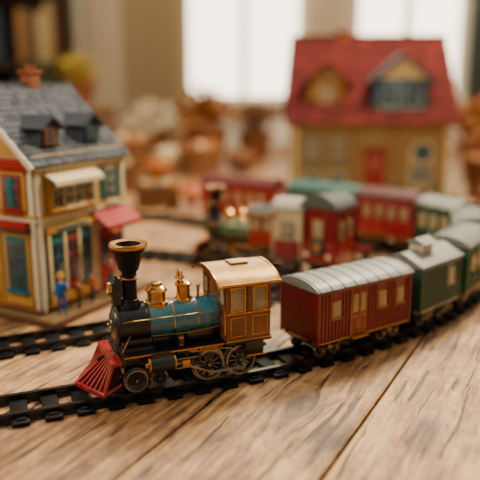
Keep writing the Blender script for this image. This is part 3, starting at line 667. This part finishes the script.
# ------------------------------------------------------------ floor
FANG = math.radians(62); FW = 1.2
acr = -math.sin(FANG)*.52+math.cos(FANG)*3.87
sh = acr % FW
def floor_mat():
    m = bpy.data.materials.new('oak_planks'); m.use_nodes = True; nt = m.node_tree; N = nt.nodes; Lk = nt.links
    b = N['Principled BSDF']
    def nd(t, **k):
        n = N.new(t)
        for a, v in k.items(): n.inputs[a].default_value = v
        return n
    def math_(op, a, b_=None, c=None):
        n = N.new('ShaderNodeMath'); n.operation = op
        for i, v in enumerate((a, b_, c)):
            if v is None: continue
            if isinstance(v, (int, float)): n.inputs[i].default_value = v
            else: Lk.new(v, n.inputs[i])
        return n.outputs[0]
    tc = nd('ShaderNodeTexCoord'); at = nd('ShaderNodeAttribute'); at.attribute_name = 'rnd'
    ka = .50*math.cos(FANG)+4.94*math.sin(FANG); kc = -.50*math.sin(FANG)+4.94*math.cos(FANG)-sh
    sx = N.new('ShaderNodeSeparateXYZ'); Lk.new(tc.outputs['Object'], sx.inputs[0])
    dx = math_('MULTIPLY', math_('SUBTRACT', sx.outputs['X'], ka), .5); dy = math_('SUBTRACT', sx.outputs['Y'], kc)
    kd = math_('SQRT', math_('ADD', math_('MULTIPLY', dx, dx), math_('MULTIPLY', dy, dy)))
    push = math_('MULTIPLY', math_('DIVIDE', dy, math_('ADD', kd, .06)), math_('MULTIPLY', math_('POWER', 2.718, math_('MULTIPLY', kd, -5.0)), -.2))
    cmb = N.new('ShaderNodeCombineXYZ'); Lk.new(sx.outputs['X'], cmb.inputs[0]); Lk.new(math_('ADD', sx.outputs['Y'], push), cmb.inputs[1])
    sc1 = N.new('ShaderNodeVectorMath'); sc1.operation = 'SCALE'; sc1.inputs['Scale'].default_value = 37.0
    cx = N.new('ShaderNodeCombineXYZ'); Lk.new(at.outputs['Fac'], cx.inputs[0]); Lk.new(at.outputs['Fac'], cx.inputs[1]); Lk.new(cx.outputs[0], sc1.inputs[0])
    ad = N.new('ShaderNodeVectorMath'); ad.operation = 'ADD'; Lk.new(cmb.outputs[0], ad.inputs[0]); Lk.new(sc1.outputs[0], ad.inputs[1])
    def mp(s):
        q = N.new('ShaderNodeMapping'); q.inputs['Scale'].default_value = s; Lk.new(ad.outputs[0], q.inputs['Vector']); return q
    def noise(s, scale, det, rough=.6, dist=0):
        n = nd('ShaderNodeTexNoise', Scale=scale, Detail=det, Roughness=rough, Distortion=dist); n.noise_dimensions = '2D'; Lk.new(mp(s).outputs[0], n.inputs['Vector']); return n.outputs['Fac']
    def mrange(val, a, c, t0, t1):
        q = N.new('ShaderNodeMapRange'); q.inputs['From Min'].default_value = a; q.inputs['From Max'].default_value = c; q.inputs['To Min'].default_value = t0; q.inputs['To Max'].default_value = t1
        Lk.new(val, q.inputs['Value']); return q.outputs[0]
    big = noise((.4, 1.5, 1), 1.5, 4, .6, .5)
    grain = noise((.9, 8, 1), 1.5, 9, .72, .8)
    fine = noise((3, 40, 1), 1.5, 5, .75, .2)
    crack = noise((.8, 13, 1), 1.3, 4, .55, .4)
    blot = noise((1.6, 2.6, 1), 1.5, 8, .72, .3)
    wv = nd('ShaderNodeTexWave', Scale=1.6, Distortion=5.0, Detail=3.0); wv.bands_direction = 'Y'; wv.inputs['Detail Scale'].default_value = 1.2
    Lk.new(mp((.25, 2.2, 1)).outputs[0], wv.inputs['Vector'])
    vo = nd('ShaderNodeTexVoronoi', Scale=1.0); vo.voronoi_dimensions = '2D'; Lk.new(mp((.3, .7, 1)).outputs[0], vo.inputs['Vector'])
    v = math_('MULTIPLY', grain, .45)
    v = math_('MULTIPLY_ADD', big, .34, v)
    v = math_('MULTIPLY_ADD', fine, .26, v)
    v = math_('MULTIPLY_ADD', blot, .50, v)
    v = math_('MULTIPLY_ADD', wv.outputs['Fac'], .07, v)
    v = math_('MULTIPLY_ADD', at.outputs['Fac'], .08, v)
    r = N.new('ShaderNodeValToRGB'); cr = r.color_ramp
    cr.elements[0].position = .66; cr.elements[0].color = lin('#3e2614')+[1]
    cr.elements[1].position = 1.0; cr.elements[1].color = lin('#bf946288'[:7])+[1]
    for p_, c_ in ((.75, '#664423'), (.84, '#87603a'), (.92, '#a27a4e')):
        e = cr.elements.new(p_); e.color = lin(c_)+[1]
    Lk.new(v, r.inputs['Fac'])
    kdn = math_('ADD', kd, math_('MULTIPLY', math_('SUBTRACT', blot, .5), .14))
    k1 = mrange(kdn, .06, .24, .8, 0)
    k2 = mrange(vo.outputs['Distance'], .03, .12, .75, 0)
    c1 = mrange(crack, .34, .39, .85, 0)
    dk = math_('MAXIMUM', math_('MAXIMUM', k1, k2), c1)
    mx = N.new('ShaderNodeMix'); mx.data_type = 'RGBA'; Lk.new(dk, mx.inputs[0]); Lk.new(r.outputs[0], mx.inputs[6]); mx.inputs[7].default_value = lin('#28180d')+[1]
    Lk.new(mx.outputs[2], b.inputs['Base Color'])
    Lk.new(mrange(grain, .3, .7, .55, .36), b.inputs['Roughness'])
    bh = math_('SUBTRACT', math_('MULTIPLY_ADD', fine, .5, grain), dk)
    bp = nd('ShaderNodeBump', Strength=.6, Distance=.02); Lk.new(bh, bp.inputs['Height']); Lk.new(bp.outputs[0], b.inputs['Normal'])
    return m
random.seed(5)
fm = floor_mat(); rv = []; verts, faces = [], []
for i in range(-30, 34):
    y0 = i*FW; rnd = random.random()
    for a, c in ((-30, -6), (-6, 14+2*(i % 3)), (14+2*(i % 3), 45)):
        g = .012; bv = .018; o = len(verts); rn = (rnd+.37*(a > 0)+.21*(a < -20)) % 1
        P = [(a+g, y0+g), (c-g, y0+g), (c-g, y0+FW-g), (a+g, y0+FW-g)]
        Q = [(a+g+bv, y0+g+bv), (c-g-bv, y0+g+bv), (c-g-bv, y0+FW-g-bv), (a+g+bv, y0+FW-g-bv)]
        verts += [(p[0], p[1], -.06) for p in P]+[(p[0], p[1], -.016) for p in P]+[(p[0], p[1], 0) for p in Q]
        F_ = [(8, 9, 10, 11)]
        for q in range(4):
            F_.append((q, (q+1) % 4, 4+(q+1) % 4, 4+q)); F_.append((4+q, 4+(q+1) % 4, 8+(q+1) % 4, 8+q))
        faces += [tuple(v+o for v in f) for f in F_]; rv += [rn]*12
me = bpy.data.meshes.new('floor'); me.from_pydata(verts, [], faces)
at = me.attributes.new('rnd', 'FLOAT', 'POINT'); at.data.foreach_set('value', rv); me.materials.append(fm)
fo = bpy.data.objects.new('floor', me); sc.collection.objects.link(fo)
fo.rotation_euler = (0, 0, FANG); fo.location = (-math.sin(FANG)*sh, math.cos(FANG)*sh, 0)
sb = B('floor_underlay'); sb.box('s', mat('underlay', '#1d140d', .9), (0, 10, -.1), (70, 60, .06)); sb.done(single=True)

# ------------------------------------------------------------ room
WALL = mat('wall_plaster', '#d2c3a4', .8, 0, .04, .05, 2)
TRIM = mat('trim_white', '#e8dfcb', .5, 0, .03, 0, 3)
YB = 28; XL, XR = -13, 14; HT = 24
wins = [(-2.4, 2.7), (4.4, 9.2)]
w = B('wall_back'); x = XL; SZ, TZ = 1.9, 19
for a, c in wins:
    w.box('w', WALL, ((x+a)/2, YB+.5, HT/2), (a-x, 1, HT)); w.box('w', WALL, ((a+c)/2, YB+.5, SZ/2), (c-a, 1, SZ)); w.box('w', WALL, ((a+c)/2, YB+.5, (TZ+HT)/2), (c-a, 1, HT-TZ)); x = c
w.box('w', WALL, ((x+XR)/2, YB+.5, HT/2), (XR-x, 1, HT)); w.done(single=True)
for i, (a, c) in enumerate(wins):
    b = B('window_%d' % (i+1))
    for xx in (a, c): b.box('frame', TRIM, (xx, YB-.05, (SZ+TZ)/2), (.7, .5, TZ-SZ+.8), .05)
    b.box('frame', TRIM, ((a+c)/2, YB-.1, SZ), (c-a+1, .8, .35), .05); b.box('frame', TRIM, ((a+c)/2, YB-.05, TZ), (c-a+1, .5, .7), .05)
    b.box('mullions', TRIM, ((a+c)/2, YB+.3, (SZ+TZ)/2), (.3, .2, TZ-SZ), .03)
    for z in (7.4, 13): b.box('mullions', TRIM, ((a+c)/2, YB+.3, z), (c-a, .2, .2), .03)
    b.done()
b = B('wall_left'); b.box('w', WALL, (XL-.5, 14, HT/2), (1, 28, HT)); b.done(single=True)
b = B('wall_right')
b.box('w', WALL, (XR+.5, 26, HT/2), (1, 4, HT)); b.box('w', WALL, (XR+.5, 14, 3), (1, 20, 6)); b.box('w', WALL, (XR+.5, 14, 22), (1, 20, 4)); b.box('w', WALL, (XR+.5, 2, HT/2), (1, 4, HT)); b.done(single=True)
b = B('window_3')
for y in (4, 9, 14, 19, 24): b.box('frame', TRIM, (XR+.3, y, 13), (.5, .5, 14.4), .05)
for z in (6, 13, 20): b.box('frame', TRIM, (XR+.3, 14, z), (.5, 20, .5), .05)
b.done()
b = B('baseboard_back'); b.box('w', TRIM, (.5, YB-.15, .6), (27, .3, 1.2), .05); b.done(single=True)
b = B('baseboard_left'); b.box('w', TRIM, (XL+.15, 14, .6), (.3, 27.6, 1.2), .05); b.done(single=True)
def curtain(x0, x1, y, m, h=20.5):
    b = B('curtain'); bm = bmesh.new(); n = 60; rows = []
    for zz in (0.05, 7, 14, h):
        rows.append([bm.verts.new((x0+(x1-x0)*i/n, y+.22*math.sin(i*.95+zz*.05), zz)) for i in range(n+1)])
    for a, c in zip(rows, rows[1:]):
        for i in range(n): bm.faces.new((a[i], a[i+1], c[i+1], c[i]))
    b.add('cloth', m, bm); b.done(single=True)
def clothmat(name, col):
    m = mat(name, col, .9, 0, .05, .2, 3); nt = m.node_tree; N = nt.nodes; b = N['Principled BSDF']
    tl = N.new('ShaderNodeBsdfTranslucent'); tl.inputs['Color'].default_value = lin(col)+[1]; ms = N.new('ShaderNodeMixShader'); ms.inputs[0].default_value = .45
    nt.links.new(b.outputs[0], ms.inputs[1]); nt.links.new(tl.outputs[0], ms.inputs[2]); nt.links.new(ms.outputs[0], N['Material Output'].inputs['Surface'])
    return m
CUR = clothmat('curtain_linen', '#cbb894'); CUR2 = clothmat('curtain_white', '#f2e8d4')
curtain(-5.9, -4.7, YB-.8, CUR2); curtain(-4.5, -2.0, YB-.8, CUR); curtain(2.5, 4.3, YB-.8, CUR2); curtain(9.0, 10.6, YB-.8, clothmat('curtain_slate', '#6b7670'))

b = B('bookcase'); DW = mat('dark_walnut', '#2c1c14', .5, 0, .3, .1, 3)
b.box('case', DW, (-9.6, 27.2, 8), (6.2, .2, 16), .03)
for x in (-12.7, -9.6, -6.6): b.box('case', DW, (x, 26.5, 8), (.25, 1.6, 16), .03)
for z in (.3, 3.2, 6.1, 9, 12, 15.9): b.box('case', DW, (-9.6, 26.5, z), (6.2, 1.6, .22), .03)
bc = [mat('book_%d' % i, c, .7) for i, c in enumerate(('#6a3226', '#3b3f3e', '#8c643a', '#2c3a44', '#9c865a', '#4a3a2e'))]
for z in (.42, 3.32, 6.22, 9.12):
    x = -12.5
    while x < -6.9:
        t = random.uniform(.2, .42); h = random.uniform(1.5, 2.3)
        if random.random() < .8 and not (-9.8 < x+t < -9.4): b.box('books', random.choice(bc), (x+t/2, 26.6, z+h/2), (t*.95, 1.1, h), .02)
        x += t
b.done()
b = B('side_cabinet'); b.box('body', mat('oak_cab', '#6c4c30', .6, 0, .2, .1, 3), (-5.6, 21.5, 1.0), (3.0, 1.6, 1.5), .04); b.box('top', mat('oak_top', '#7a5838', .6), (-5.6, 21.5, 1.8), (3.2, 1.8, .12), .03)
for sx in (-1, 1):
    for sy in (-1, 1): b.box('legs', DW, (-5.6+sx*1.35, 21.5+sy*.65, .13), (.15, .15, .26), .02)
    b.box('doors', mat('oak_door', '#745436', .6), (-5.6+sx*.73, 20.68, 1.0), (1.35, .06, 1.3), .03); b.ball('doors', GOLD, (-5.6+sx*.15, 20.6, 1.05), .07, 10)
b.done()
def plant(loc, s, leafm, potm, n=170, spread=1.0, name='potted_plant', up=1.0):
    b = B(name)
    b.lathe('pot', potm, [(0, 0), (.28, 0), (.4, .55), (.44, .55), (.44, .65), (.36, .65), (.34, .55), (0, .5)], (0, 0, 0))
    for i in range(n):
        a = random.uniform(0, 6.28); el = random.uniform(-.1, 1.45); r = random.uniform(.3, 1)*spread*.6
        p = Vector((math.cos(a)*math.cos(el)*r, math.sin(a)*math.cos(el)*r, .75+math.sin(el)*r*up))
        if i % 6 == 0: b.cyl('stems', leafm, (0, 0, .5), p, .02, .008, seg=5)
        bm = bmesh.new(); L_ = random.uniform(.10, .22); w_ = L_*.35
        v = [bm.verts.new(q) for q in ((0, 0, 0), (w_, L_*.4, .03), (0, L_, 0), (-w_, L_*.4, .03))]; bm.faces.new(v)
        b.add('leaves', leafm, bm, Matrix.Translation(p) @ Euler((random.uniform(-1, 1), random.uniform(-1, 1), a)).to_matrix().to_4x4())
    return b.done(loc, 0, s)
YG = mat('leaf_yellowgreen', '#b09a3c', .7, 0, .25); OR = mat('leaf_orange', '#9c6230', .7, 0, .3); WHF = mat('flower_white', '#d4c4a4', .7); TC = mat('pot_terracotta', '#7a4a2c', .8, 0, .1)
plant((-5.05, 21.5, 1.86), 1.25, YG, TC)
plant((-6.4, 21.4, 1.86), .9, mat('leaf_dark', '#4a4a2a', .7), TC)

def pumpkin(loc, r, m):
    b = B('pumpkin'); bm = bmesh.new(); nu, nv = 40, 14; rows = []
    for j in range(1, nv):
        ph = math.pi*j/nv
        rows.append([bm.verts.new((r*math.sin(ph)*(1-.09*abs(math.sin(5*2*math.pi*i/nu)))*math.cos(2*math.pi*i/nu), r*math.sin(ph)*(1-.09*abs(math.sin(5*2*math.pi*i/nu)))*math.sin(2*math.pi*i/nu), r*.78+r*.78*math.cos(ph)*(1-.15*math.cos(ph)**4))) for i in range(nu)])
    for a, c in zip(rows, rows[1:]):
        for i in range(nu): bm.faces.new((a[i], a[(i+1) % nu], c[(i+1) % nu], c[i]))
    bm.faces.new(rows[0]); bm.faces.new(rows[-1][::-1])
    b.add('flesh', m, bm)
    b.cyl('stem', mat('pumpkin_stem', '#6b5a34', .8), (0, 0, r*1.3), (r*.1, 0, r*1.8), r*.14, r*.08, seg=10)
    b.done(loc)
PO = mat('pumpkin_orange', '#985828', .7, 0, .15); PW = mat('pumpkin_white', '#c0ae88', .7, 0, .08); PB = mat('pumpkin_brown', '#6c4228', .7, 0, .2)
def basket(loc, r, h, fill):
    b = B('wicker_basket'); wm = mat('wicker', '#805430', .8, 0, .3, .3, 12)
    b.lathe('weave', wm, [(0, 0), (r*.8, 0), (r, h), (r*.94, h), (r*.74, .05), (0, .05)])
    for k in range(int(h/.09)):
        t = k*.09/h; b.torus('weave', wm, (0, 0, .05+k*.09), (0, 0, 1), r*(.8+.2*t)+.01, .045, 28, 6)
    b.torus('weave', wm, (0, 0, h), (0, 0, 1), r, .07, 28, 8)
    pts = [(r*math.cos(a), 0, h+h*.9*math.sin(a)) for a in [math.pi*i/14 for i in range(15)]]
    b.tube('handle', wm, pts, .045)
    for i in range(9):
        a = i*2.4; q = r*.5*math.sqrt(i/9); b.ball('fruit', random.choice(fill), (q*math.cos(a)*1.3, q*math.sin(a)*1.3, h+.05), r*.27, 14)
    b.done(loc)
AP = mat('apple_red', '#7a3424', .6, 0, .2); AO = mat('fruit_orange', '#a86c34', .6, 0, .2)
basket((-1.15, 19.0, 0), .6, .75, [AP, AO, PW])
basket((-3.3, 20.0, 0), .6, .9, [AO, PW])
pumpkin((-2.25, 18.3, 0), .40, PO); pumpkin((.05, 19.6, 0), .45, PB); pumpkin((-2.1, 20.0, 0), .5, PW)
plant((-2.9, 22.2, 0), 1.5, WHF, TC, 240); plant((-1.1, 22.0, 0), 1.8, OR, TC, 320); plant((.5, 22.9, 0), 1.5, mat('leaf_rust', '#744828', .7), TC, 220)
basket((5.75, 15.0, 0), .62, .9, [AO, AP, PO]); pumpkin((5.2, 13.2, 0), .42, PB); plant((6.4, 17.4, 0), 1.7, OR, TC, 280)

def crate(loc, rz, s=1):
    b = B('wooden_crate'); wm = mat('crate_wood', '#5e3a1e', .7, 0, .25, .2, 6)
    for z in (.08, .24, .40):
        for sy in (-1, 1): b.box('slats', wm, (0, sy*.3, z), (.8, .03, .12), .006); b.box('slats', wm, (sy*.4, 0, z), (.03, .6, .12), .006)
    b.box('slats', wm, (0, 0, .03), (.78, .58, .03), .004)
    for sx in (-1, 1):
        for sy in (-1, 1): b.box('posts', wm, (sx*.375, sy*.275, .25), (.05, .05, .5), .006)
    cs = [PB, HTEAL, HYEL, CREAM, AO]
    for i in range(9): b.box('toy_blocks', cs[i % 5], (-.24+.24*(i % 3), -.16+.16*(i//3), .42), (.15, .14, .15), .012, rot=(random.uniform(-.3, .3), random.uniform(-.3, .3), random.random()))
    b.done(loc, rz, s)
crate((-1.75, 14.0, 0), .3, 1.0); crate((-3.2, 16.0, 0), -.4, 1.5)
b = B('spinning_top'); b.lathe('body', HRED, [(0, 0), (.03, .06), (.25, .3), (.28, .36), (.2, .45), (.05, .5)]); b.lathe('band', HYEL, [(.26, .31), (.285, .36), (.26, .39)]); b.cyl('handle', WOODC, (0, 0, .48), (0, 0, .7), .025); b.ball('handle', WOODC, (0, 0, .72), .05)
b.done((-1.0, 13.6, 0))

# ------------------------------------------------------------ world + lights
wd = bpy.data.worlds.new('sky'); sc.world = wd; wd.use_nodes = True; nt = wd.node_tree
bg = nt.nodes['Background']; tc = nt.nodes.new('ShaderNodeTexCoord'); sp = nt.nodes.new('ShaderNodeSeparateXYZ'); nt.links.new(tc.outputs['Generated'], sp.inputs[0])
rp = nt.nodes.new('ShaderNodeValToRGB'); mr = nt.nodes.new('ShaderNodeMapRange'); mr.inputs['From Min'].default_value = -1
nt.links.new(sp.outputs['Y'], mr.inputs['Value']); nt.links.new(mr.outputs[0], rp.inputs['Fac'])
rp.color_ramp.elements[0].color = (.055, .048, .042, 1); rp.color_ramp.elements[0].position = .1
rp.color_ramp.elements[1].color = (1, .87, .64, 1); rp.color_ramp.elements[1].position = .97
e = rp.color_ramp.elements.new(.6); e.color = (.155, .135, .108, 1)
e = rp.color_ramp.elements.new(.85); e.color = (.42, .36, .27, 1)
nt.links.new(rp.outputs[0], bg.inputs['Color']); bg.inputs['Strength'].default_value = 5.6
def area(name, loc, tgt, size, en, col):
    l = bpy.data.lights.new(name, 'AREA'); l.size = size; l.energy = en; l.color = col
    o = bpy.data.objects.new(name, l); sc.collection.objects.link(o); o.location = loc
    o.rotation_euler = (Vector(tgt)-Vector(loc)).to_track_quat('-Z', 'Y').to_euler()
area('window_daylight', (5, 13, 9), (0, 6, 0), 2.6, 3900, (1, .84, .62))
area('front_left_fill', (-7, 2, 9), (0, 7, 0), 5, 1050, (1, .9, .77))  # added soft fill from front left
area('back_wall_fill', (0, 18, 20), (0, 28, 4), 8, 5200, (1, .88, .7))  # added fill lamp that brightens the back wall, not a room fixture

# ------------------------------------------------------------ camera
cam = bpy.data.cameras.new('camera'); co = bpy.data.objects.new('camera', cam); sc.collection.objects.link(co)
co.location = (0, 0, 2.5); co.rotation_euler = (math.radians(90-13.08), 0, 0)
cam.lens = 50; cam.sensor_width = 36; cam.clip_start = .05; cam.clip_end = 300
cam.dof.use_dof = True; cam.dof.focus_distance = 5.5; cam.dof.aperture_fstop = .28
sc.camera = co
